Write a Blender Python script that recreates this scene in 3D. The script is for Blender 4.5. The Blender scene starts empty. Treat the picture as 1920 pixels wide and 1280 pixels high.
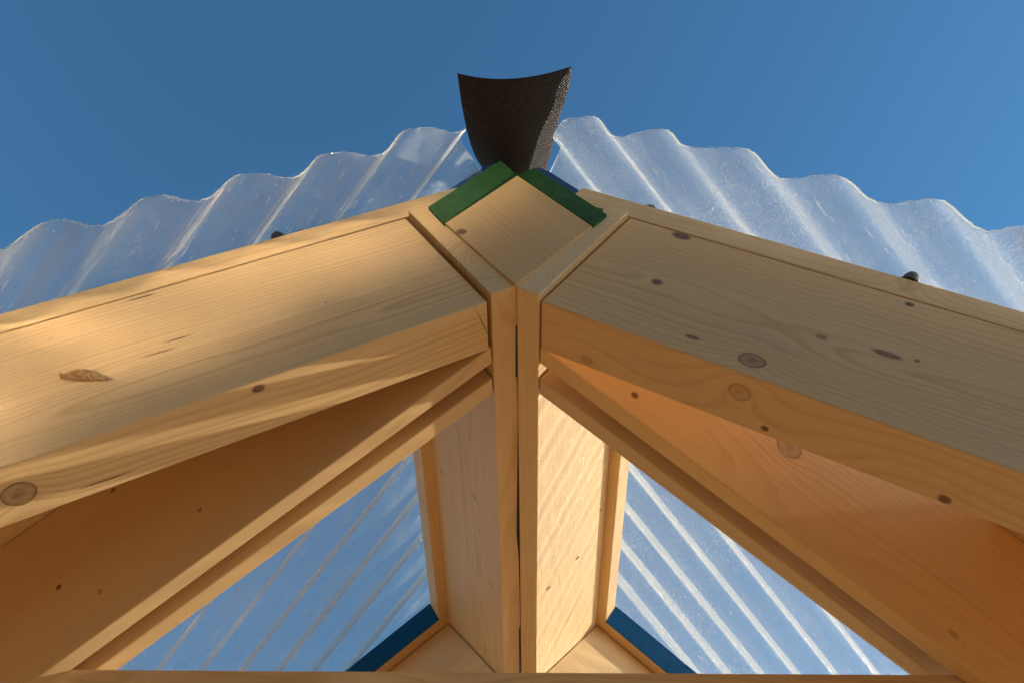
import bpy, bmesh, math, random
from mathutils import Vector, Matrix
random.seed(7)
rad = math.radians
SC = bpy.context.scene
COL = SC.collection

# ------------------------------------------------------------------ camera, light, exposure
S = 0.58                       # metres per measuring unit
CZ = 1.55                      # height of the camera
R_right = Vector((0.99960665, 0.01326523, 0.02470990))
R_up = Vector((-0.00467131, -0.79000818, 0.61307851))
R_fw = Vector((-0.02765365, 0.61295308, 0.78963546))
cam_d = bpy.data.cameras.new("camera")
cam = bpy.data.objects.new("camera", cam_d)
COL.objects.link(cam)
cam_d.sensor_width = 36.0
cam_d.lens = 1617.107 / 1920 * 36
cam_d.clip_start = 0.05
cam_d.clip_end = 2000
cam_d.dof.use_dof = True
cam_d.dof.focus_distance = 1.25
cam_d.dof.aperture_fstop = 9
cam.matrix_world = Matrix(((R_right.x, R_up.x, -R_fw.x, 0), (R_right.y, R_up.y, -R_fw.y, 0),
                           (R_right.z, R_up.z, -R_fw.z, CZ), (0, 0, 0, 1)))
SC.camera = cam

SUN_E = rad(19)                # elevation
SUN_A = rad(-13.5)                # slightly beyond due right
L = Vector((math.cos(SUN_E) * math.cos(SUN_A), -math.cos(SUN_E) * math.sin(SUN_A), math.sin(SUN_E)))
sun_d = bpy.data.lights.new("sun", 'SUN')
sun_d.energy = 5.0
sun_d.angle = rad(0.5)
sun_d.color = (1.0, 0.89, 0.72)
sun = bpy.data.objects.new("sun", sun_d)
COL.objects.link(sun)
sun.rotation_mode = 'QUATERNION'
sun.rotation_quaternion = L.to_track_quat('Z', 'Y')

W = bpy.data.worlds.new("World")
SC.world = W
W.use_nodes = True
wn = W.node_tree.nodes
sky = wn.new('ShaderNodeTexSky')
sky.sky_type = 'NISHITA'
sky.sun_disc = False
sky.sun_elevation = SUN_E
sky.sun_rotation = math.atan2(L.x, L.y)
sky.air_density = 1.0
sky.dust_density = 0.1
sky.ozone_density = 2.0
tint = wn.new('ShaderNodeMix')
tint.data_type = 'RGBA'
tint.blend_type = 'MULTIPLY'
tint.inputs[0].default_value = 1.0
tint.inputs[7].default_value = (0.59, 1.06, 1.22, 1)
W.node_tree.links.new(sky.outputs[0], tint.inputs[6])
W.node_tree.links.new(tint.outputs[2], wn['Background'].inputs[0])
wn['Background'].inputs[1].default_value = 0.10
SC.view_settings.view_transform = 'Standard'
SC.view_settings.look = 'None'
SC.view_settings.exposure = 0.6
SC.view_settings.gamma = 1.0
SC.cycles.sample_clamp_indirect = 0.0
SC.cycles.blur_glossy = 0.0
SC.cycles.caustics_reflective = True
SC.cycles.max_bounces = 12
SC.cycles.transparent_max_bounces = 24
SC.cycles.diffuse_bounces = 5

# ------------------------------------------------------------------ panel frame of reference
AL = rad(31.4716)
X0, HW, Z0 = -0.04213, 0.04758, 1.42184
H, T = 0.39827, 0.46735        # underside = 0, top of rafters, top of plates

def axes(side):
    s = Vector((side * math.cos(AL), 0, -math.sin(AL)))
    n = Vector((side * math.sin(AL), 0, math.cos(AL)))
    o = Vector((X0 + side * HW, 0, Z0))
    return o, s, n

def W3(p):                     # measuring units -> world metres
    return Vector((p[0] * S, p[1] * S, p[2] * S + CZ))

def PT(side, s, Y, n):
    o, sv, nv = axes(side)
    return W3(o + sv * s + Vector((0, Y, 0)) + nv * n)

# ------------------------------------------------------------------ node helper
class NT:
    def __init__(self, name):
        self.m = bpy.data.materials.new(name)
        self.m.use_nodes = True
        self.t = self.m.node_tree
        self.t.nodes.clear()
        self.out = self.t.nodes.new('ShaderNodeOutputMaterial')
    def n(self, typ, **kw):
        o = self.t.nodes.new(typ)
        for k, v in kw.items():
            setattr(o, k, v)
        return o
    def l(self, a, b):
        self.t.links.new(a, b)
    def inp(self, sock, v):
        if hasattr(v, 'links') or hasattr(v, 'is_linked'):
            self.l(v, sock)
        else:
            sock.default_value = v
    def math(self, op, a, b=0.0, c=0.0, clamp=False):
        o = self.n('ShaderNodeMath', operation=op)
        o.use_clamp = clamp
        self.inp(o.inputs[0], a)
        self.inp(o.inputs[1], b)
        self.inp(o.inputs[2], c)
        return o.outputs[0]
    def vmath(self, op, a, b=(0, 0, 0)):
        o = self.n('ShaderNodeVectorMath', operation=op)
        self.inp(o.inputs[0], a)
        self.inp(o.inputs[1], b)
        return o.outputs[0]
    def noise(self, vec, scale, detail=3, rough=0.5, dist=0.0):
        o = self.n('ShaderNodeTexNoise')
        self.inp(o.inputs['Vector'], vec)
        o.inputs['Scale'].default_value = scale
        o.inputs['Detail'].default_value = detail
        o.inputs['Roughness'].default_value = rough
        o.inputs['Distortion'].default_value = dist
        return o.outputs['Fac']
    def ramp(self, fac, stops, interp='LINEAR'):
        o = self.n('ShaderNodeValToRGB')
        o.color_ramp.interpolation = interp
        e = o.color_ramp.elements
        while len(e) < len(stops):
            e.new(0.5)
        for k, (p, c) in enumerate(stops):
            e[k].position = p
            e[k].color = c if len(c) == 4 else (*c, 1)
        self.inp(o.inputs[0], fac)
        return o.outputs[0]
    def mix(self, fac, a, b, mode='MIX'):
        o = self.n('ShaderNodeMix', data_type='RGBA', blend_type=mode)
        self.inp(o.inputs[0], fac)
        self.inp(o.inputs[6], a)
        self.inp(o.inputs[7], b)
        return o.outputs[2]

def col4(c):
    return (c[0], c[1], c[2], 1)

LIGHT = (0.74, 0.51, 0.265)
DARK = (0.53, 0.31, 0.125)
KNOT = (0.115, 0.046, 0.022)

def wood(name, pith=(0.02, -0.05), ring=0.0075, contrast=0.6, knots=(), slivers=(), tint=(1, 1, 1), wob=0.02, rough_saw=0.0, bands=0.42):
    """Planed spruce. Object space: x runs along the grain, y across the face, z through the thickness.
    knots: (axis 'y'|'z', x, t, radius, elongation, strength); slivers: (axis, x, t, half length, half width, angle)."""
    q = NT(name)
    tc = q.n('ShaderNodeTexCoord').outputs['Object']
    oi = q.n('ShaderNodeObjectInfo').outputs['Random']
    off = q.n('ShaderNodeCombineXYZ')
    q.inp(off.inputs[0], q.math('MULTIPLY', oi, 37.0))
    q.inp(off.inputs[1], q.math('MULTIPLY', oi, 11.0))
    q.inp(off.inputs[2], q.math('MULTIPLY', oi, 5.0))
    P = q.vmath('ADD', tc, off.outputs[0])
    sep = q.n('ShaderNodeSeparateXYZ')
    q.l(tc, sep.inputs[0])
    x, y, z = sep.outputs
    Pl = q.vmath('MULTIPLY', P, (1.6, 5.0, 5.0))
    w1 = q.math('MULTIPLY', q.math('SUBTRACT', q.noise(Pl, 1.0, 2), 0.5), wob * 3.0)
    w2 = q.math('MULTIPLY', q.math('SUBTRACT', q.noise(q.vmath('ADD', Pl, (9.1, 3.3, 7.7)), 1.3, 2), 0.5), wob * 3.0)
    yy = q.math('ADD', q.math('SUBTRACT', y, pith[0]), w1)
    zz = q.math('ADD', q.math('SUBTRACT', z, pith[1]), w2)
    r = q.math('SQRT', q.math('ADD', q.math('MULTIPLY', yy, yy), q.math('MULTIPLY', zz, zz)))
    kmask = None
    for (ax, kx, kt, kr, el, st) in knots:
        t = y if ax == 'y' else z
        dx = q.math('DIVIDE', q.math('SUBTRACT', x, kx), kr * el)
        dt = q.math('DIVIDE', q.math('SUBTRACT', t, kt), kr)
        d2 = q.math('ADD', q.math('MULTIPLY', dx, dx), q.math('MULTIPLY', dt, dt))
        d = q.math('SQRT', q.math('ADD', d2, q.math('MULTIPLY', q.math('SUBTRACT', q.noise(P, 90.0, 2), 0.5), 0.35)))
        bump = q.math('DIVIDE', kr * 1.3, q.math('ADD', q.math('MULTIPLY', d2, 0.35), 1.0))
        r = q.math('ADD', r, bump)
        core = q.ramp(d, [(0.0, (st,) * 3), (1.0, (st,) * 3)]) if kr < 0.011 * S else q.ramp(d, [(0.0, (st, st, st)), (0.55, (st * 0.55,) * 3), (0.80, (st * 0.7,) * 3), (0.93, (min(1, st * 1.25),) * 3), (1.0, (0.10 * st,) * 3)])
        # rampe ends at 1: fade outside
        fade = q.math('SUBTRACT', 1.0, q.math('MULTIPLY', q.math('SUBTRACT', d, 0.95), 1.6), clamp=True)
        c = q.math('MULTIPLY', core, fade, clamp=True)
        kmask = c if kmask is None else q.math('MAXIMUM', kmask, c)
    for (ax, kx, kt, hl, hwid, ang) in slivers:
        t = y if ax == 'y' else z
        dx = q.math('SUBTRACT', x, kx)
        dt = q.math('SUBTRACT', t, kt)
        ca, sa = math.cos(ang), math.sin(ang)
        u = q.math('DIVIDE', q.math('ADD', q.math('MULTIPLY', dx, ca), q.math('MULTIPLY', dt, sa)), hl)
        v = q.math('DIVIDE', q.math('SUBTRACT', q.math('MULTIPLY', dt, ca), q.math('MULTIPLY', dx, sa)), hwid)
        d2 = q.math('ADD', q.math('MULTIPLY', u, u), q.math('MULTIPLY', v, v))
        d2 = q.math('ADD', d2, q.math('MULTIPLY', q.math('SUBTRACT', q.noise(P, 160.0, 2), 0.5), 0.6))
        c = q.math('MULTIPLY', q.math('SUBTRACT', 1.25, d2, clamp=True), 0.95)
        kmask = c if kmask is None else q.math('MAXIMUM', kmask, c)
    rw = q.n('ShaderNodeCombineXYZ')
    q.inp(rw.inputs[0], q.math('MULTIPLY', r, 26.0))
    q.inp(rw.inputs[1], oi)
    ph = q.math('ADD', q.math('ADD', q.math('DIVIDE', r, ring), q.math('MULTIPLY', q.noise(rw.outputs[0], 1.0, 2), 4.5)), q.math('MULTIPLY', q.noise(q.vmath('MULTIPLY', P, (2.0, 30, 30)), 1.0, 2), 0.5))
    saw = q.math('FRACT', ph)
    late = q.ramp(saw, [(0.0, (0.25,) * 3), (0.12, (0.0,) * 3), (0.55, (0.15,) * 3), (0.88, (1.0,) * 3), (1.0, (0.35,) * 3)])
    # ring strength changes from ring to ring and across the board
    rv = q.noise(q.vmath('MULTIPLY', P, (0.6, 14, 14)), 1.0, 2)
    late = q.math('MULTIPLY', late, q.math('ADD', q.math('MULTIPLY', rv, 2.2), -0.35, clamp=True))
    fib = q.noise(q.vmath('MULTIPLY', P, (9, 420, 420)), 1.0, 3, 0.6)
    fib2 = q.noise(q.vmath('MULTIPLY', P, (3.5, 150, 150)), 1.0, 3, 0.6)
    blot = q.noise(q.vmath('MULTIPLY', P, (2.2, 9, 9)), 1.0, 3)
    f = q.math('ADD', q.math('MULTIPLY', late, contrast), q.math('MULTIPLY', q.math('SUBTRACT', fib, 0.5), 0.30))
    f = q.math('ADD', f, q.math('MULTIPLY', q.math('SUBTRACT', fib2, 0.5), 0.35))
    f = q.math('ADD', f, q.math('MULTIPLY', q.math('SUBTRACT', blot, 0.45), bands), clamp=True)
    lt = tuple(a * b for a, b in zip(LIGHT, tint))
    dk = tuple(a * b for a, b in zip(DARK, tint))
    c = q.mix(f, col4(lt), col4(dk))
    # faint handling marks
    gr = q.noise(q.vmath('MULTIPLY', P, (7, 12, 12)), 1.0, 5, 0.65)
    c = q.mix(q.ramp(gr, [(0.55, (0, 0, 0)), (0.80, (0.22,) * 3)]), c, (0.40, 0.30, 0.22, 1))
    pores = q.noise(q.vmath('MULTIPLY', P, (60, 260, 260)), 1.0, 1)
    c = q.mix(q.ramp(pores, [(0.74, (0, 0, 0)), (0.82, (0.45,) * 3)]), c, (0.33, 0.19, 0.10, 1))
    if kmask is not None:
        kc = q.mix(q.ramp(q.noise(P, 120.0, 3), [(0.4, (0, 0, 0)), (0.65, (1, 1, 1))]), col4(KNOT), (0.21, 0.092, 0.045, 1))
        c = q.mix(kmask, c, kc)
    b = q.n('ShaderNodeBsdfPrincipled')
    q.l(c, b.inputs['Base Color'])
    rgh = q.math('ADD', q.math('MULTIPLY', fib, 0.18), 0.42)
    q.l(rgh, b.inputs['Roughness'])
    b.inputs['Specular IOR Level'].default_value = 0.35
    hgt = q.math('ADD', q.math('MULTIPLY', fib, 0.6), q.math('MULTIPLY', late, 0.5))
    if rough_saw > 0:
        sw = q.n('ShaderNodeTexWave', wave_type='BANDS', bands_direction='X')
        q.inp(sw.inputs['Vector'], q.vmath('ADD', tc, q.vmath('MULTIPLY', tc, (0, 0.5, 0))))
        sw.inputs['Scale'].default_value = 45
        sw.inputs['Distortion'].default_value = 2.5
        sw.inputs['Detail'].default_value = 2
        hgt = q.math('ADD', hgt, q.math('MULTIPLY', sw.outputs['Fac'], rough_saw))
    bp = q.n('ShaderNodeBump')
    bp.inputs['Strength'].default_value = 0.35
    bp.inputs['Distance'].default_value = 0.0007
    q.l(hgt, bp.inputs['Height'])
    q.l(bp.outputs[0], b.inputs['Normal'])
    q.l(b.outputs[0], q.out.inputs[0])
    return q.m

def paint(name, c, c2, rough=0.45, bare=0.12):
    q = NT(name)
    tc = q.n('ShaderNodeTexCoord').outputs['Object']
    n1 = q.noise(tc, 60, 5, 0.6)
    n2 = q.noise(tc, 420, 3, 0.6)
    cc = q.mix(q.ramp(n1, [(0.35, (0, 0, 0)), (0.7, (1, 1, 1))]), col4(c), col4(c2))
    cc = q.mix(q.ramp(n2, [(0.66, (0, 0, 0)), (0.76, (bare * 2,) * 3)]), cc, (c2[0] + 0.08, c2[1] + 0.10, c2[2] + 0.08, 1))
    b = q.n('ShaderNodeBsdfPrincipled')
    q.l(cc, b.inputs['Base Color'])
    b.inputs['Roughness'].default_value = rough
    b.inputs['Specular IOR Level'].default_value = 0.12
    bp = q.n('ShaderNodeBump')
    bp.inputs['Strength'].default_value = 0.6
    bp.inputs['Distance'].default_value = 0.0008
    q.l(q.math('ADD', n2, q.math('MULTIPLY', n1, 0.5)), bp.inputs['Height'])
    q.l(bp.outputs[0], b.inputs['Normal'])
    q.l(b.outputs[0], q.out.inputs[0])
    return q.m

def sheet_mat(name, haze, dust, streak, cdir, edge=0.9, lng=0.1):
    """Clear corrugated plastic: see-through, milky where it is seen or lit edge-on, dusty and scratched."""
    q = NT(name)
    tc = q.n('ShaderNodeTexCoord').outputs['Object']
    lw = q.n('ShaderNodeLayerWeight')
    lw.inputs['Blend'].default_value = 0.5
    g = lw.outputs['Facing']
    g4 = q.math('POWER', g, 9.0)
    # rotate so that x runs along the corrugation
    rot = q.n('ShaderNodeVectorRotate', rotation_type='Z_AXIS')
    q.l(tc, rot.inputs['Vector'])
    rot.inputs['Angle'].default_value = -cdir
    v = rot.outputs[0]
    blob = q.noise(v, 7, 4, 0.6)
    speck = q.noise(v, 260, 4, 0.8)
    speck2 = q.noise(v, 420, 2, 0.6)
    long_ = q.noise(q.vmath('MULTIPLY', v, (5, 90, 90)), 1.0, 3, 0.6)
    scr = q.noise(q.vmath('MULTIPLY', q.vmath('ADD', v, q.vmath('MULTIPLY', q.n('ShaderNodeTexNoise').outputs['Color'], (0, 0, 0))), (28, 330, 330)), 1.0, 2, 0.5)
    scr = q.ramp(scr, [(0.68, (0, 0, 0)), (0.76, (1, 1, 1))])
    spk = q.ramp(speck, [(0.44, (0, 0, 0)), (0.70, (1, 1, 1))])
    spk2 = q.ramp(speck2, [(0.66, (0, 0, 0)), (0.74, (1, 1, 1))])
    dirt = q.math('ADD', q.math('MULTIPLY', spk, 0.7 * dust), q.math('MULTIPLY', spk2, 0.8 * dust))
    dirt = q.math('ADD', dirt, q.math('MULTIPLY', scr, streak))
    dirt = q.math('ADD', dirt, q.math('MULTIPLY', q.ramp(long_, [(0.45, (0, 0, 0)), (0.75, (1, 1, 1))]), lng))
    dirt = q.math('MULTIPLY', dirt, q.math('ADD', q.math('MULTIPLY', blob, 1.5), 0.15))
    op = q.math('ADD', q.math('ADD', q.math('MULTIPLY', g4, edge), haze), dirt, clamp=True)
    tr = q.n('ShaderNodeBsdfTransparent')
    tr.inputs[0].default_value = (0.97, 0.98, 0.97, 1)
    tl = q.n('ShaderNodeBsdfTranslucent')
    tl.inputs[0].default_value = (0.93, 0.93, 0.92, 1)
    df = q.n('ShaderNodeBsdfDiffuse')
    df.inputs[0].default_value = (0.90, 0.90, 0.89, 1)
    ms = q.n('ShaderNodeMixShader')
    ms.inputs[0].default_value = 0.45
    q.l(tl.outputs[0], ms.inputs[1])
    q.l(df.outputs[0], ms.inputs[2])
    m1 = q.n('ShaderNodeMixShader')
    q.l(op, m1.inputs[0])
    q.l(tr.outputs[0], m1.inputs[1])
    q.l(ms.outputs[0], m1.inputs[2])
    gl = q.n('ShaderNodeBsdfGlossy')
    gl.inputs['Roughness'].default_value = 0.18
    gl.inputs[0].default_value = (1, 1, 1, 1)
    fr = q.n('ShaderNodeFresnel')
    fr.inputs[0].default_value = 1.5
    m2 = q.n('ShaderNodeMixShader')
    q.l(q.math('MULTIPLY', fr.outputs[0], 0.25), m2.inputs[0])
    q.l(m1.outputs[0], m2.inputs[1])
    q.l(gl.outputs[0], m2.inputs[2])
    q.l(m2.outputs[0], q.out.inputs[0])
    return q.m

def edge_mat():
    q = NT("frosted_cut_edge")
    b = q.n('ShaderNodeBsdfPrincipled')
    b.inputs['Base Color'].default_value = (0.90, 0.90, 0.88, 1)
    b.inputs['Roughness'].default_value = 0.35
    tl = q.n('ShaderNodeBsdfTranslucent')
    tl.inputs[0].default_value = (0.9, 0.9, 0.88, 1)
    m = q.n('ShaderNodeMixShader')
    m.inputs[0].default_value = 0.5
    q.l(b.outputs[0], m.inputs[1])
    q.l(tl.outputs[0], m.inputs[2])
    q.l(m.outputs[0], q.out.inputs[0])
    return q.m

def simple(name, c, rough=0.5, metal=0.0, var=0.0, scale=40, bump=0.0):
    q = NT(name)
    tc = q.n('ShaderNodeTexCoord').outputs['Object']
    n1 = q.noise(tc, scale, 4, 0.6)
    c2 = tuple(min(1, v * (1 + var)) for v in c)
    c1 = tuple(v * (1 - var) for v in c)
    cc = q.mix(n1, col4(c1), col4(c2))
    b = q.n('ShaderNodeBsdfPrincipled')
    q.l(cc, b.inputs['Base Color'])
    b.inputs['Roughness'].default_value = rough
    b.inputs['Metallic'].default_value = metal
    if bump:
        bp = q.n('ShaderNodeBump')
        bp.inputs['Distance'].default_value = bump
        q.l(n1, bp.inputs['Height'])
        q.l(bp.outputs[0], b.inputs['Normal'])
    q.l(b.outputs[0], q.out.inputs[0])
    return q.m

# ------------------------------------------------------------------ object helpers
def thing(name, label, cat, loc, group=None):
    o = bpy.data.objects.new(name, None)
    COL.objects.link(o)
    o.location = loc
    o['label'] = label
    o['category'] = cat
    if group:
        o['group'] = group
    return o

def tag(o, label=None, cat=None, group=None, kind=None):
    if label: o['label'] = label
    if cat: o['category'] = cat
    if group: o['group'] = group
    if kind: o['kind'] = kind
    return o

def link(name, me, mat, parent, M, label=None):
    o = bpy.data.objects.new(name, me)
    COL.objects.link(o)
    for m in (mat if isinstance(mat, (list, tuple)) else [mat]):
        me.materials.append(m)
    if parent:
        o.parent = parent
        base = Matrix.Translation(parent.location) if parent.parent is None else (Matrix.Translation(parent.parent.location) @ parent.matrix_basis if parent.parent.parent is None else None)
        o.matrix_basis = base.inverted() @ M
    else:
        o.matrix_basis = M
    if label:
        o['label'] = label
    return o

def frame(origin, xa, ya):
    x = xa.normalized()
    z = x.cross(ya).normalized()
    y = z.cross(x).normalized()
    return Matrix(((x.x, y.x, z.x, origin.x), (x.y, y.y, z.y, origin.y), (x.z, y.z, z.z, origin.z), (0, 0, 0, 1)))

def prism(name, base, ext, mat, parent, M, bevel=0.0015, label=None, segs=2):
    """base: list of world points (planar loop), ext: list of matching points on the opposite face."""
    bm = bmesh.new()
    Mi = M.inverted()
    a = [bm.verts.new(Mi @ p) for p in base]
    b = [bm.verts.new(Mi @ p) for p in ext]
    n = len(a)
    bm.faces.new(a)
    bm.faces.new(b[::-1])
    for i in range(n):
        j = (i + 1) % n
        bm.faces.new((a[j], a[i], b[i], b[j]))
    bmesh.ops.recalc_face_normals(bm, faces=bm.faces)
    if bevel:
        bmesh.ops.bevel(bm, geom=bm.edges[:], offset=bevel, segments=segs, profile=0.5, affect='EDGES')
    me = bpy.data.meshes.new(name)
    bm.to_mesh(me)
    bm.free()
    return link(name, me, mat, parent, M, label)

def panel_board(name, side, s0, s1, k, Ya, Yb, n0, n1, mat, parent, label=None, s_end_k=0.0, bevel=0.0015, lean=0.0, cut=0.0):
    """Board lying along Y = Ya + k s in the roof plane; Ya..Yb thick, n0..n1 high. lean shifts Y with height."""
    def c(s, Y, n):
        return PT(side, s, Y + k * s + lean * (n - n1), n)
    s0b = s0
    base = [c(s0, Ya, n0), c(s1, Ya, n0), c(s1, Ya, n1), c(s0, Ya, n1)]
    ext = [c(s0b, Yb, n0), c(s1, Yb, n0), c(s1, Yb, n1), c(s0b, Yb, n1)]
    o, sv, nv = axes(side)
    d = sv + Vector((0, k, 0))
    return prism(name, base, ext, mat, parent, frame(PT(side, 0, Ya, 0), d, nv), bevel, label)

def kn(lst, f=1.0):
    return [(a, x * S, t * S, r * S, e, st) for (a, x, t, r, e, st) in lst]
def sl(lst):
    return [(a, x * S, t * S, hl * S, hw * S, ang) for (a, x, t, hl, hw, ang) in lst]

# ------------------------------------------------------------------ ground and far surroundings
def ground():
    q = NT("dry_ground")
    tc = q.n('ShaderNodeTexCoord').outputs['Object']
    n1 = q.noise(tc, 0.7, 6, 0.6)
    n2 = q.noise(tc, 14, 5, 0.7)
    c = q.mix(n1, (0.47, 0.25, 0.10, 1), (0.35, 0.20, 0.08, 1))
    c = q.mix(q.ramp(n2, [(0.4, (0, 0, 0)), (0.7, (0.6,) * 3)]), c, (0.48, 0.30, 0.14, 1))
    b = q.n('ShaderNodeBsdfPrincipled')
    q.l(c, b.inputs['Base Color'])
    b.inputs['Roughness'].default_value = 0.9
    q.l(b.outputs[0], q.out.inputs[0])
    bm = bmesh.new()
    bmesh.ops.create_grid(bm, x_segments=8, y_segments=8, size=600)
    me = bpy.data.meshes.new("ground")
    bm.to_mesh(me)
    bm.free()
    o = link("ground", me, q.m, None, Matrix.Identity(4))
    tag(o, kind='structure')
ground()

# ------------------------------------------------------------------ the timber frame
BLACK = simple("black_rubber_and_shade", (0.012, 0.012, 0.013), 0.45, 0, 0.3)  # here for the bar in the ridge gap, its black standing in for shade
ROOF = thing("timber_roof_frame",
             "pale planed timber roof frame meeting at a ridge, with green board ends at its peak, under clear corrugated sheets",
             "roof frame", Vector((X0 * S, 1.9 * S, 0)))
AB = 1.12116                  # back of the front rafters
B0, BT, BK = 1.11573, 0.0428, 0.3922
C0, CT = 1.2003, 0.04496
LB = math.sqrt(1 + BK * BK)
LEN = 1.75

wA_L = wood("spruce_left_front", pith=(0.045, -0.015), ring=0.0075, contrast=0.80, wob=0.018,
            knots=kn([('z', .897, .064, .026, 1.1, .75), ('z', .483, .018, .007, 1.3, .9), ('y', .752, .176, .010, 2.4, .22)]),
            slivers=sl([('y', .722, .150, .022, .0075, .62), ('y', .745, .160, .016, .005, .5), ('y', .608, .380, .030, .0035, .02), ('y', .576, .200, .030, .0026, .03), ('y', .615, .175, .034, .0022, .04), ('y', .291, .166, .004, .002, 0), ('z', .77, .100, .05, .002, -.03), ('z', .020, .055, .058, .0012, 1.9)]))  # first two slivers paint the shadowed hollow beside the torn knot
wA_R = wood("spruce_right_front", pith=(0.10, 0.03), ring=0.0095, contrast=0.60, wob=0.034, tint=(1.03, 0.955, 0.87),
            knots=kn([('y', .140, .381, .010, 1.7, .95), ('y', .173, .186, .008, 1.2, .9), ('y', .430, .045, .021, 1.25, .75), ('y', .633, .192, .007, 3.0, .8),
                      ('y', .631, .376, .006, 1.2, .95), ('y', .310, .051, .005, 2.2, .8), ('y', .684, .202, .004, 1, .8), ('y', .516, .18, .006, 1.4, .5),
                      ('z', .430, -.044, .020, 1.1, .40), ('z', .488, -.105, .005, 1.2, .9), ('z', .802, -.110, .007, 1.2, .9), ('z', .115, -.104, .008, 1.3, .35)]))
wB_L = wood("spruce_left_inner", pith=(0.30, -0.02), ring=0.0045, contrast=0.5, wob=0.010,
            knots=kn([('y', .945 * LB, .175, .005, 1, .95), ('y', .869 * LB, .092, .0045, 1, .6), ('y', .641 * LB, .116, .0045, 1, .6), ('y', .793 * LB, .333, .005, 1, .8)]))
wB_R = wood("spruce_right_inner", pith=(0.02, 0.05), ring=0.010, contrast=0.36, wob=0.035,
            tint=(1.16, 1.07, 0.84),  # warm bounce light put into the wood colour
            knots=kn([('y', .505 * LB, .201, .030, 1.0, .55), ('y', .204 * LB, .053, .0065, 1, .95), ('y', .91 * LB, .047, .006, 1.6, .35)]))
wC = wood("spruce_purlin", pith=(0.06, 0.02), ring=0.0055, contrast=0.55, wob=0.012)
wLedL = wood("spruce_left_ridge", pith=(0.075, 0.028), ring=0.0075, contrast=0.55, wob=0.020,
             slivers=sl([('y', 1.798 - .985, .340, .016, .004, -1.1), ('y', 1.709 - .985, .132, .016, .0045, -1.1), ('y', 1.997 - .985, .062, .014, .0035, -1.1), ('y', 1.822 - .985, .117, .008, .003, -1.1)]))
wLedR = wood("spruce_right_ridge", pith=(0.06, 0.03), ring=0.0085, contrast=0.40, wob=0.022, rough_saw=2.2, tint=(1.08, 1.12, 1.20),
             slivers=sl([('y', 2.059 - .985, .23, .016, .006, 1.0), ('y', 2.010 - .985, .062, .016, .006, 1.0), ('y', 1.981 - .985, .367, .014, .003, 1.0)]))
wPlate = wood("spruce_plate", pith=(0.0, 0.03), ring=0.006, contrast=0.5, wob=0.018)
wPlateR = wood("spruce_plate_knotty", pith=(0.03, 0.02), ring=0.007, contrast=0.6, wob=0.018, knots=kn([('y', .612, .055, .030, 0.8, .28)]))
wDia = wood("spruce_peak", pith=(0.12, 0.02), ring=0.006, contrast=0.4, wob=0.018, tint=(0.93, 0.88, 0.80),
            knots=[('y', 0.0, 0.0, 0.0055, 1.0, .9), ])
wMisc = wood("spruce_structural", pith=(0.05, 0.05), ring=0.006, contrast=0.5)

# front rafters, 7 cm thick; cut square where they meet the ridge boards
for side, mt, lab in ((-1, wA_L, "front rafter on the left, partly sunlit, with a torn knot in its face"),
                      (1, wA_R, "front rafter on the right, in shade, with brown knots in its face")):
    r = panel_board("front_rafter", side, 0.010 if side < 0 else 0.006, LEN, 0, 1.0, AB, 0.0, H - 0.0035, mt, ROOF, lab)
    if side < 0:
        RAFT_L = r
# inner rafters, running aside from the ridge
for side, mt, lab in ((-1, wB_L, "dark inner rafter behind the left front rafter"), (1, wB_R, "orange glowing inner rafter behind the right front rafter, with a round knot")):
    panel_board("inner_rafter", side, 0.004, LEN, BK, B0, B0 + BT, 0.0, H - 0.003, mt, ROOF, lab)
for side in (-1, 1):
    panel_board("window_rafter", side, 0.004, LEN, BK, C0, C0 + CT, 0.0, H - 0.003, wC, ROOF,
                "narrow rafter along the upper edge of the %s roof opening" % ("left" if side < 0 else "right"))

# ridge boards: two leaning boards whose lower edges almost touch
YF, YE = 0.985, 2.95
for side, mt, lab in ((-1, wLedL, "ridge board on the left, in shade"), (1, wLedR, "ridge board on the right, brightly sunlit")):
    th = 0.0530
    # the gap between the two boards opens and closes a little along its length
    gaps = [(YF, .001), (1.08, .001), (1.09, .0065), (1.22, .006), (1.23, .0015), (1.34, .0015), (1.36, .0085), (1.75, .007),
            (1.85, .0025), (2.15, .002), (2.17, .0065), (YE, .007)] if side < 0 else [(YF, 0), (YE, 0)]
    tl = [((HW - g + 0.0024) / math.cos(AL) if side < 0 else th, y) for y, g in gaps]
    base = [PT(side, 0, y, 0) for t, y in tl] + [PT(side, 0, YE, H), PT(side, 0, YF, H)]
    ext = [PT(side, -t, y, 0) for t, y in tl] + [PT(side, -th, YE, H), PT(side, -th, YF, H)]
    o, sv, nv = axes(side)
    prism("ridge_board", base, ext, mt, ROOF, frame(PT(side, 0, YF, 0), Vector((0, 1, 0)), nv), 0.0009, lab)

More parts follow.
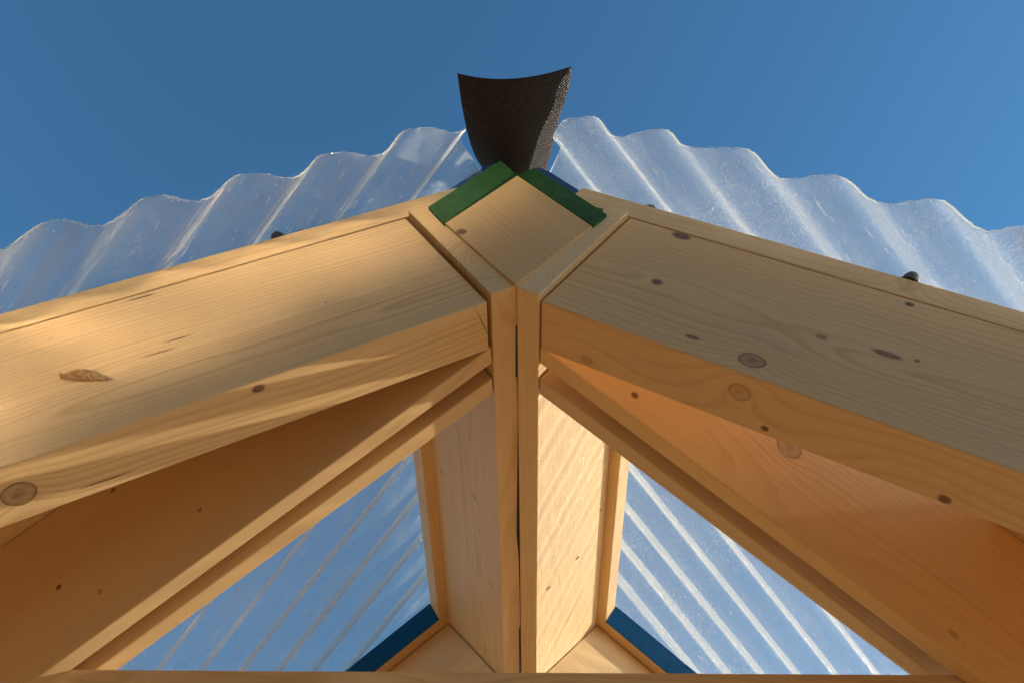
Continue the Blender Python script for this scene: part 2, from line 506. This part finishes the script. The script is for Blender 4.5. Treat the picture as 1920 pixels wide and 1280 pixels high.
# plates on top of the rafters, standing proud of the ridge boards inside the openings
B2 = 0.034
for side in (-1, 1):
    # over the front and inner rafter (one wide board whose back edge follows the inner rafter)
    s0 = -0.160
    pts = [(s0, 1.0), (LEN, 1.0), (LEN, B0 + BT + BK * LEN - 0.01), (0.04, B0 + BT + 0.0), (s0, B0 + BT + 0.0)]
    if side > 0:
        pts = [(s0, 1.0), (LEN, 1.0), (LEN, B0 + BK * LEN + 0.02), (0.92, B0 + BK * 0.92 + 0.02), (0.82, AB - 0.03), (s0, AB - 0.03)]
    base = [PT(side, s, Y, H) for s, Y in pts]
    ext = [PT(side, s, Y, T) for s, Y in pts]
    o, sv, nv = axes(side)
    prism("front_plate", base, ext, wPlate if side < 0 else wPlateR, ROOF, frame(PT(side, 0, 1.0, H), sv, nv), 0.0012,
          "flat board on top of the %s front rafter" % ("left" if side < 0 else "right"))
    pts = [(0.012, C0 + 0.004), (LEN, C0 + BK * LEN), (LEN, C0 + CT - 0.004 + BK * LEN), (0.012, C0 + CT - 0.004)]
    prism("window_plate", [PT(side, s, Y, H) for s, Y in pts], [PT(side, s, Y, T - 0.004) for s, Y in pts], wPlate, ROOF,
          frame(PT(side, 0, C0, H), sv + Vector((0, BK, 0)), nv), 0.001)
    ye = 2.546 + 0.436 * B2
    pts = [(-0.055, B0 + BT + 0.004), (B2, B0 + BT + 0.004), (B2, ye - 0.002), (-0.055, ye - 0.002)]
    prism("ridge_plate", [PT(side, s, Y, H) for s, Y in pts], [PT(side, s, Y, T - 0.001) for s, Y in pts], wPlate, ROOF,
          frame(PT(side, 0, 1.16, H), Vector((0, 1, 0)), nv), 0.0012)

# far end: leaning rafters and blue painted plates
BLUE = paint("blue_paint", (0.0003, 0.066, 0.20), (0.0005, 0.085, 0.25), 0.5, 0.01)
BLUE_V = paint("bright_blue_paint", (0.006, 0.055, 0.19), (0.008, 0.065, 0.23), 0.4, 0.02)
for side in (-1, 1):
    FK = 0.436
    panel_board("far_rafter", side, 0.003, LEN, FK, 2.60, 2.72, 0.0, H - 0.003, wMisc, ROOF,
                "leaning rafter closing the far end of the %s roof opening" % ("left" if side < 0 else "right"), lean=0.52)
    pts = [(-0.055, 2.546 - 0.055 * FK), (LEN, 2.546 + FK * LEN), (LEN, 2.75 + FK * LEN), (-0.055, 2.75)]
    o, sv, nv = axes(side)
    lip = prism("far_plate", [PT(side, s, Y, H) for s, Y in pts], [PT(side, s, Y, T) for s, Y in pts], wMisc, ROOF,
          frame(PT(side, 0, 2.55, H), sv + Vector((0, FK, 0)), nv), 0.0008)
    pts = [(B2 + 0.0, 2.546 + FK * B2 - 0.006), (LEN, 2.546 + FK * LEN - 0.006), (LEN, 2.546 + FK * LEN - 0.0012), (B2 + 0.0, 2.546 + FK * B2 - 0.0012)]
    prism("blue_trim", [PT(side, s, Y, H - 0.001) for s, Y in pts], [PT(side, s, Y, T + 0.004) for s, Y in pts], BLUE, ROOF,
          frame(PT(side, 0, 2.55, H), sv + Vector((0, FK, 0)), nv), 0.0006, "dark blue painted edge strip at the far end of the %s roof opening" % ("left" if side < 0 else "right"))

# collar beam across the bottom of the picture
def XZ(pts, Y):
    return [W3(Vector((x, Y, z))) for x, z in pts]
cb = [(-0.945, 0.922), (0.85, 0.940), (0.97, 0.80), (-1.10, 0.80)]
prism("collar_beam", XZ(cb, 1.535), XZ(cb, 1.575), wMisc, ROOF, frame(W3(Vector((-1.0, 1.535, 0.80))), Vector((1, 0, 0.01)), Vector((0, 0, 1))), 0.0015,
      "horizontal board across the lower end of the frame")

# peak: diamond board between the ridge boards, green boards on its upper edges, blue boards behind
dia = [(-0.0475, 1.9275), (-0.2055, 1.694), (-0.0415, 1.4480), (0.1245, 1.682)]
kx, kz = XZ([(-0.166, 1.654)], 0.978)[0].x, 0
Md = frame(W3(Vector((-0.166, 0.978, 1.656))), Vector((-0.52, 0, 0.854)), Vector((0.854, 0, 0.52)))
prism("peak_board", XZ(dia, 0.979), XZ(dia, 1.06), wDia, ROOF, Md, 0.0010, "diamond shaped board closing the ridge end, with a small ring knot")
GREEN = paint("green_paint", (0.017, 0.078, 0.016), (0.034, 0.120, 0.038), 0.5, 0.5)
g1 = [(-0.092, 1.991), (-0.0525, 1.9215), (-0.206, 1.677), (-0.249, 1.753)]
g2 = [(-0.0040, 1.949), (-0.0465, 1.912), (0.1250, 1.669), (0.159, 1.719)]
for g, lab in ((g1, "green painted board end on the left of the peak"), (g2, "green painted board end on the right of the peak")):
    prism("green_board", XZ([(a * .9771 / .97, b * .9771 / .97) for a, b in g], 0.9771), XZ([(a * .9771 / .97, b * .9771 / .97) for a, b in g], 0.998), GREEN, ROOF, frame(W3(Vector((g[2][0], 0.965, g[2][1]))), Vector((0.54, 0, 0.84)), Vector((0, 0, 1))), 0.0006, lab)
b1 = [(-0.27, 1.815), (-0.199, 1.921), (-0.127, 2.027), (-0.075, 2.06), (-0.09, 1.98), (-0.20, 1.80)]
b2 = [(0.155, 1.811), (0.100, 1.897), (0.034, 1.990), (0.0, 2.02), (0.0, 1.95), (0.09, 1.80)]
for b, lab in ((b1, "blue painted board behind the left green board end"), (b2, "blue painted board behind the right green board end")):
    prism("blue_board", XZ(b, 1.001), XZ(b, 1.03), BLUE_V, ROOF, frame(W3(Vector((b[0][0], 1.0, b[0][1]))), Vector((0.6, 0, 0.8)), Vector((0, 0, 1))), 0.0008, lab)

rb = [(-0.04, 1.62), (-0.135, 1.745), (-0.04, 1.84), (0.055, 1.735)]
prism("gap_shade_bar", XZ(rb, 1.07), XZ(rb, 2.95), BLACK, ROOF, frame(W3(Vector((-0.04, 1.07, 1.6))), Vector((0, 1, 0)), Vector((0, 0, 1))), 0.0015)  # near-black bar added so the shaded gap between the ridge boards looks dark
# supports that carry the frame (outside the picture)
for side in (-1, 1):
    eo = PT(side, LEN - 0.16, 0, 0)
    zt = PT(side, LEN - 0.10, 0, -0.002).z
    xa, xb = sorted((PT(side, LEN - 0.22, 0, 0).x, PT(side, LEN - 0.10, 0, 0).x))
    y0, y1 = 0.98 * S, 3.35 * S
    def bx(x0, x1, y0, y1, z0, z1):
        return [Vector((x0, y0, z0)), Vector((x1, y0, z0)), Vector((x1, y0, z1)), Vector((x0, y0, z1))], \
               [Vector((x0, y1, z0)), Vector((x1, y1, z0)), Vector((x1, y1, z1)), Vector((x0, y1, z1))]
    a, b = bx(xa, xb, y0, y1, zt - 0.10, zt)
    prism("eaves_beam", a, b, wMisc, ROOF, frame(a[0], Vector((0, 1, 0)), Vector((0, 0, 1))))
    for yy in (y0 + 0.02, y1 - 0.09):
        a, b = bx(xa, xb, yy, yy + 0.07, 0.0, zt - 0.101)
        prism("post", a, b, wMisc, ROOF, frame(a[0], Vector((0, 0, 1)), Vector((1, 0, 0))))

# torn knot on the left front rafter
def torn_knot():
    rnd = random.Random(3)
    bm = bmesh.new()
    o, sv, nv = axes(-1)
    c = PT(-1, 0.752, 1.0, 0.172)
    Mx = frame(c, sv, nv)           # x = down slope (left), y = up, z
    zdir = 1 if (Mx.to_3x3() @ Vector((0, 0, 1))).y < 0 else -1
    # raised splintered lump running diagonally, built as a crumpled grid
    nx, ny = 26, 11
    g = []
    ln, wd = 0.050, 0.013
    ang = rad(33)
    for i in range(nx):
        row = []
        for j in range(ny):
            u = i / (nx - 1) * 2 - 1
            v = j / (ny - 1) * 2 - 1
            env = max(0.0, (1 - u * u)) ** 0.6
            w = wd * (0.35 + 0.65 * max(0.0, 1 - abs(u + 0.1)) ** 0.5)
            hgt = (1 - v * v) * env * (0.0095 if u < 0.2 else 0.0070) * rnd.uniform(0.55, 1.4)
            if abs(v) > 0.95 or abs(u) > 0.97:
                hgt = -0.0006
            x = u * ln * 0.5 + rnd.uniform(-0.0006, 0.0006)
            y = v * w * 0.5 + rnd.uniform(-0.0005, 0.0005)
            xr = x * math.cos(ang) - y * math.sin(ang)
            yr = x * math.sin(ang) + y * math.cos(ang)
            row.append(bm.verts.new((xr, yr, zdir * hgt)))
        g.append(row)
    for i in range(nx - 1):
        for j in range(ny - 1):
            bm.faces.new((g[i][j], g[i + 1][j], g[i + 1][j + 1], g[i][j + 1]))
    for k in range(26):             # loose splinters
        x = rnd.uniform(-0.020, 0.020)
        y = rnd.uniform(-0.004, 0.004) + x * math.tan(ang)
        a = rnd.uniform(-0.5, 0.5)
        l = rnd.uniform(0.003, 0.008)
        w = rnd.uniform(0.0004, 0.001)
        p = Vector((x, y, zdir * 0.002))
        d = Vector((math.cos(a) * l, math.sin(a) * l, zdir * rnd.uniform(0.000, 0.003)))
        t = Vector((-math.sin(a) * w, math.cos(a) * w, 0))
        v = [bm.verts.new(p + t), bm.verts.new(p - t), bm.verts.new(p + d), bm.verts.new(p + Vector((0, 0, zdir * 0.0012)))]
        for f in ((0, 1, 2), (0, 3, 2), (1, 3, 2), (0, 1, 3)):
            bm.faces.new([v[q] for q in f])
    me = bpy.data.meshes.new("torn_knot")
    bm.to_mesh(me)
    bm.free()
    m = simple("torn_wood", (0.78, 0.54, 0.29), 0.7, 0, 0.25, 300)
    return link("torn_knot", me, m, RAFT_L, Mx, "splintered torn knot")
torn_knot()

# ------------------------------------------------------------------ corrugated sheets
EDGE = edge_mat()
WAVE = 0.075
def sheet(side, c0, p, m, yf, label, mat):
    rnd = random.Random(5 + side)
    ya, yb = (0.9856, 0.0345) if side < 0 else (1.0, 0.0)
    s_lo, s_hi, y_hi = (-0.205 if side < 0 else -0.245), 1.85, 3.25
    o, sv, nv = axes(side)
    root = thing("corrugated_sheet", label, "roof sheet", PT(side, 0.6, 1.9, T + 0.001), "clear corrugated roof sheets")
    M = frame(PT(side, 0, 0, 0), sv, Vector((0, 1, 0)) * (1 if True else -1))
    Mi = M.inverted()
    ns, ny = 300, 330
    def yedge(s):           # the front edge was sawn by hand and wanders
        if side < 0:
            return -0.012 * math.exp(-((s + 0.12) / 0.12) ** 2) + 0.0015 * math.sin(s * 61)
        return -0.019 * math.exp(-((s - 0.10) / 0.14) ** 2) + 0.0015 * math.sin(s * 47)
    bm = bmesh.new()
    rows = []
    jag = [rnd.gauss(0, 0.0011) for _ in range(ns + 1)]
    for j in range(ny + 1):
        row = []
        fj = j / ny
        for i in range(ns + 1):
            Y = yf + (y_hi - yf) * fj
            t_ = min(1.0, (Y - yf) / 0.115)
            s_a = (-0.198 - 0.036 * t_) if side < 0 else (-0.236 - 0.036 * t_)
            s = s_a + (s_hi - s_a) * i / ns
            yo = yedge(s) + (jag[i] if j == 0 else 0.0)
            Y += yo * max(0.0, 1 - fj * 6)
            c = Y * ya - m * s + yb
            n = T + 0.0025 + WAVE * 0.5 * (1 - math.cos(2 * math.pi * (c - c0) / p))
            row.append(bm.verts.new(Mi @ PT(side, s, Y, n)))
        rows.append(row)
    for j in range(ny):
        for i in range(ns):
            f = bm.faces.new((rows[j][i], rows[j][i + 1], rows[j + 1][i + 1], rows[j + 1][i]))
            f.smooth = True
    me = bpy.data.meshes.new("corrugated_panel")
    bm.to_mesh(me)
    bm.free()
    ob = link("wavy_panel", me, [mat, EDGE], root, M)
    md = ob.modifiers.new("thick", 'SOLIDIFY')
    md.thickness = 0.0022
    md.offset = 0.0
    md.material_offset_rim = 1
    # burrs left by the saw along the front edge
    bm = bmesh.new()
    nb = 150 if side < 0 else 60
    for k in range(nb):
        s = rnd.uniform(s_lo, 1.2)
        if side < 0 and s < 0.15 and rnd.random() < 0.8:
            continue
        Y = yf + yedge(s) + (rnd.uniform(0, 0.004) if rnd.random() < 0.7 else rnd.uniform(0, 0.02))
        c = Y * ya - m * s + yb
        n = T + 0.0025 + WAVE * 0.5 * (1 - math.cos(2 * math.pi * (c - c0) / p))
        b = PT(side, s, Y, n)
        l = rnd.uniform(0.001, 0.005) * (1.6 if rnd.random() < 0.12 else 1)
        d = Vector((rnd.uniform(-1, 1), rnd.uniform(-1.6, 0.3), rnd.uniform(-0.6, 1))).normalized() * l
        t = Vector((rnd.uniform(-1, 1), rnd.uniform(-1, 1), rnd.uniform(-1, 1))).normalized() * rnd.uniform(0.0002, 0.0005)
        t2 = d.cross(t).normalized() * 0.0003
        v = [bm.verts.new(Mi @ q) for q in (b + t, b - t, b + t2, b + d)]
        for f in ((0, 1, 2), (0, 1, 3), (1, 2, 3), (2, 0, 3)):
            bm.faces.new([v[q] for q in f])
    me = bpy.data.meshes.new("sawn_burrs")
    bm.to_mesh(me)
    bm.free()
    link("sawn_burrs", me, EDGE, root, M)["kind"] = "stuff"
    return root, M

shL = sheet_mat("clear_plastic_left", 0.12, 0.14, 0.40, math.atan2(0.95, 1), 0.9, 0.14)
shR = sheet_mat("clear_plastic_right", 0.09, 0.36, 0.42, math.atan2(0.93, 1), 0.26, 0.03)
SHL, _ = sheet(-1, 0.486, 0.188, 0.95, 0.868, "clear corrugated roof sheet left of the peak, with a ragged sawn edge", shL)
SHR, _ = sheet(1, 0.561, 0.183, 0.93, 0.852, "dusty scratched corrugated clear roof sheet right of the peak, milky in the sun", shR)

# screws with dark sealing caps and spacer blocks below the crests
BLACK = simple("black_rubber_and_shade", (0.012, 0.012, 0.013), 0.45, 0, 0.3)
SPACER = simple("brown_spacer", (0.020, 0.015, 0.011), 0.6, 0, 0.5, 90)
def lathe(bm, prof, seg=24, c=Vector((0, 0, 0))):
    rings = []
    for r, z in prof:
        rings.append([bm.verts.new(c + Vector((r * math.cos(2 * math.pi * k / seg), r * math.sin(2 * math.pi * k / seg), z))) for k in range(seg)])
    for a, b in zip(rings, rings[1:]):
        for k in range(seg):
            f = bm.faces.new((a[k], a[(k + 1) % seg], b[(k + 1) % seg], b[k]))
            f.smooth = True
    bm.faces.new(rings[0][::-1])
    bm.faces.new(rings[-1])

def fixing(root, side, s, Y, kind):
    o, sv, nv = axes(side)
    M = frame(PT(side, s, Y, T + 0.0005), sv, Vector((0, 1, 0)))
    z = (M.to_3x3() @ Vector((0, 0, 1))).dot(nv)
    if z < 0:
        M = M @ Matrix.Rotation(math.pi, 4, 'X')
    bm = bmesh.new()
    if kind == 'cap':
        lathe(bm, [(0.0095, 0.0), (0.0098, 0.0030), (0.0088, 0.0062), (0.0060, 0.0088), (0.0022, 0.0100)])
        nm, mt = "sealing_cap", BLACK
    else:
        lathe(bm, [(0.0110, 0.0), (0.0110, 0.010), (0.0100, 0.020), (0.0085, 0.024), (0.0075, 0.0275)])
        nm, mt = "spacer", SPACER
    bmesh.ops.recalc_face_normals(bm, faces=bm.faces)
    me = bpy.data.meshes.new(nm)
    bm.to_mesh(me)
    bm.free()
    ob = link(nm, me, mt, root, M)
    if kind != 'cap':
        bm = bmesh.new()
        lathe(bm, [(0.0140, 0.0), (0.0143, 0.003), (0.0130, 0.0045)])
        bmesh.ops.recalc_face_normals(bm, faces=bm.faces)
        me = bpy.data.meshes.new("washer")
        bm.to_mesh(me)
        bm.free()
        w = bpy.data.objects.new("washer", me)
        me.materials.append(BLACK)
        COL.objects.link(w)
        w.parent = ob
fixing(SHL, -1, 0.285, 1.025, 'sp')
fixing(SHL, -1, 0.236, 1.018, 'cap')
fixing(SHR, 1, 0.006, 1.035, 'sp')
fixing(SHR, 1, 0.575, 1.022, 'cap')
fixing(SHR, 1, 0.610, 1.020, 'sp')

# ------------------------------------------------------------------ ridge cap strip curling over the peak
def ridge_cap():
    q = NT("dark_bitumen")
    tc = q.n('ShaderNodeTexCoord').outputs['UV']
    v = q.vmath('MULTIPLY', tc, (1, 1, 1))
    w = q.n('ShaderNodeTexWave', wave_type='BANDS', bands_direction='DIAGONAL')
    q.inp(w.inputs['Vector'], v)
    w.inputs['Scale'].default_value = 14
    w.inputs['Distortion'].default_value = 2
    w.inputs['Detail'].default_value = 3
    w.inputs['Detail Scale'].default_value = 4
    vo = q.n('ShaderNodeTexVoronoi')
    q.inp(vo.inputs['Vector'], q.vmath('MULTIPLY', tc, (1.0, 0.45, 1)))
    vo.inputs['Scale'].default_value = 74
    n1 = q.noise(tc, 90, 3, 0.6)
    hh = q.math('ADD', q.math('MULTIPLY', vo.outputs['Distance'], 0.7), q.math('ADD', q.math('MULTIPLY', n1, 0.35), q.math('MULTIPLY', w.outputs['Fac'], 1.5)))
    b = q.n('ShaderNodeBsdfPrincipled')
    c = q.mix(n1, (0.032, 0.0125, 0.0062, 1), (0.062, 0.026, 0.0140, 1))
    q.l(c, b.inputs['Base Color'])
    b.inputs['Roughness'].default_value = 0.5
    bp = q.n('ShaderNodeBump')
    bp.inputs['Strength'].default_value = 1.0
    bp.inputs['Distance'].default_value = 0.0030
    q.l(hh, bp.inputs['Height'])
    q.l(bp.outputs[0], b.inputs['Normal'])
    q.l(b.outputs[0], q.out.inputs[0])
    # cross sections from the free front edge to the back: (Y left, Y mid, Y right), left (x,z), mid (x,z), right (x,z)
    secs = [((0.780, 0.795, 0.780), (-0.196, 2.080), (-0.0612, 2.083), (0.0865, 2.124)),
            ((0.865, 0.858, 0.835), (-0.188, 2.078), (-0.0609, 2.068), (0.078, 2.115)),
            ((0.949, 0.921, 0.893), (-0.174, 2.075), (-0.0592, 2.054), (0.0590, 2.095)),
            ((1.000, 0.980, 0.960), (-0.158, 2.073), (-0.0573, 2.041), (0.042, 2.082)),
            ((1.035, 1.024, 1.030), (-0.140, 2.070), (-0.0553, 2.033), (0.026, 2.070)),
            ((1.090, 1.085, 1.090), (-0.128, 2.068), (-0.053, 2.033), (0.018, 2.066)),
            ((1.300, 1.300, 1.300), (-0.130, 2.070), (-0.052, 2.045), (0.018, 2.066))]
    nu, nv = 40, 72
    root = None
    def cr(p0, p1, p2, p3, t):
        return 0.5 * ((2 * p1) + (-p0 + p2) * t + (2 * p0 - 5 * p1 + 4 * p2 - p3) * t * t + (-p0 + 3 * p1 - 3 * p2 + p3) * t ** 3)
    def sec(v):
        f = v * (len(secs) - 1)
        i = min(int(f), len(secs) - 2)
        t = f - i
        flat = lambda k: [*secs[k][0], *secs[k][1], *secs[k][2], *secs[k][3]]
        g = [flat(max(0, min(len(secs) - 1, i + d))) for d in (-1, 0, 1, 2)]
        return [cr(g[0][k], g[1][k], g[2][k], g[3][k], t) for k in range(9)]
    bm = bmesh.new()
    uvl = bm.loops.layers.uv.new("uv")
    rows = []
    org = W3(Vector((-0.05, 1.0, 2.0)))
    rnd = random.Random(2)
    for a in range(nv + 1):
        yl, ym, yr, xl, zl, xm, zm, xr, zr = sec(a / nv)
        row = []
        for b_ in range(nu + 1):
            u = b_ / nu * 2 - 1
            la, lb, lc = u * (u - 1) / 2, 1 - u * u, u * (u + 1) / 2
            x = xl * la + xm * lb + xr * lc
            z = zl * la + zm * lb + zr * lc
            y = yl * la + ym * lb + yr * lc
            row.append(bm.verts.new(W3(Vector((x, y, z))) - org))
        rows.append(row)
    for a in range(nv):
        for b_ in range(nu):
            f = bm.faces.new((rows[a][b_], rows[a][b_ + 1], rows[a + 1][b_ + 1], rows[a + 1][b_]))
            f.smooth = True
            for lp, (ua, ub) in zip(f.loops, ((b_, a), (b_ + 1, a), (b_ + 1, a + 1), (b_, a + 1))):
                lp[uvl].uv = (ua / nu, ub / nv * 2.2)
    me = bpy.data.meshes.new("ridge_cap")
    bm.to_mesh(me)
    bm.free()
    ob = link("ridge_cap", me, q.m, None, Matrix.Translation(org))
    md = ob.modifiers.new("thick", 'SOLIDIFY')
    md.thickness = 0.0028
    md.offset = 0
    tag(ob, "dark brown textured ridge cap strip jutting out and curling upward above the green board ends", "ridge cap")
    return ob
ridge_cap()

# ------------------------------------------------------------------ unseen reflector added behind the camera: its shaped pane throws sunlight on the left front rafter
def reflector():
    D = Vector((-0.22, -0.90, 0.36)).normalized()      # from the rafter to the reflector pane
    Mo = -D
    N = (L + Mo).normalized()
    N.z = 0
    N.normalize()
    ref = (2 * N.dot(L) * N - L)                       # real outgoing direction from the pane
    D = -ref
    C = Vector((-0.72, 1.0, 1.45)) + D * 2.5
    def back(x, z):
        p = Vector((x, 1.0, z))
        t = (C - p).dot(N) / D.dot(N)
        return p + D * t
    tgt = [(-0.06, 1.80), (-0.06, 2.05), (-1.45, 2.05), (-1.45, 0.52), (-0.83, 1.05)]  # rafter area to be lit; gives the added pane its outline
    gl = [W3(back(*t)) for t in tgt]
    root = thing("sun_reflector", "unseen dark boards with one slanted mirror pane, added behind the photographer to light the left front rafter", "reflector", Vector((gl[3].x, gl[3].y, 0)))
    q = NT("reflector_glass")
    tc = q.n('ShaderNodeTexCoord').outputs['Object']
    g = q.n('ShaderNodeBsdfGlossy')
    g.inputs[0].default_value = (0.40, 0.35, 0.28, 1)
    g.inputs['Roughness'].default_value = 0.14
    bp = q.n('ShaderNodeBump')
    bp.inputs['Distance'].default_value = 0.0038
    bp.inputs['Strength'].default_value = 1.0
    q.l(q.noise(q.vmath('MULTIPLY', q.vmath('ADD', tc, (0.3, 0.1, 0)), (2.0, 6.5, 1)), 1.0, 2, 0.45), bp.inputs['Height'])
    q.l(bp.outputs[0], g.inputs['Normal'])
    q.l(g.outputs[0], q.out.inputs[0])
    U = Vector((0, 0, 1)).cross(N).normalized()
    fr = frame(gl[3], U, Vector((0, 0, 1)))
    prism("reflector_pane", gl, [p - N * 0.01 for p in gl], q.m, root, fr, 0)
    reflector_back = simple("dark_reflector_back", (0.035, 0.026, 0.018), 0.9, 0, 0.15, 12)
    c = sum(gl, Vector()) / len(gl)
    a = [c - U * 2.6, c + U * 2.6]
    a = [Vector((a[0].x, a[0].y, 0)), Vector((a[1].x, a[1].y, 0)), Vector((a[1].x, a[1].y, 4.2)), Vector((a[0].x, a[0].y, 4.2))]
    a = [p - N * 0.03 for p in a]
    prism("reflector_back", a, [p - N * 0.3 for p in a], reflector_back, root, frame(a[0], U, Vector((0, 0, 1))), 0.002)
reflector()
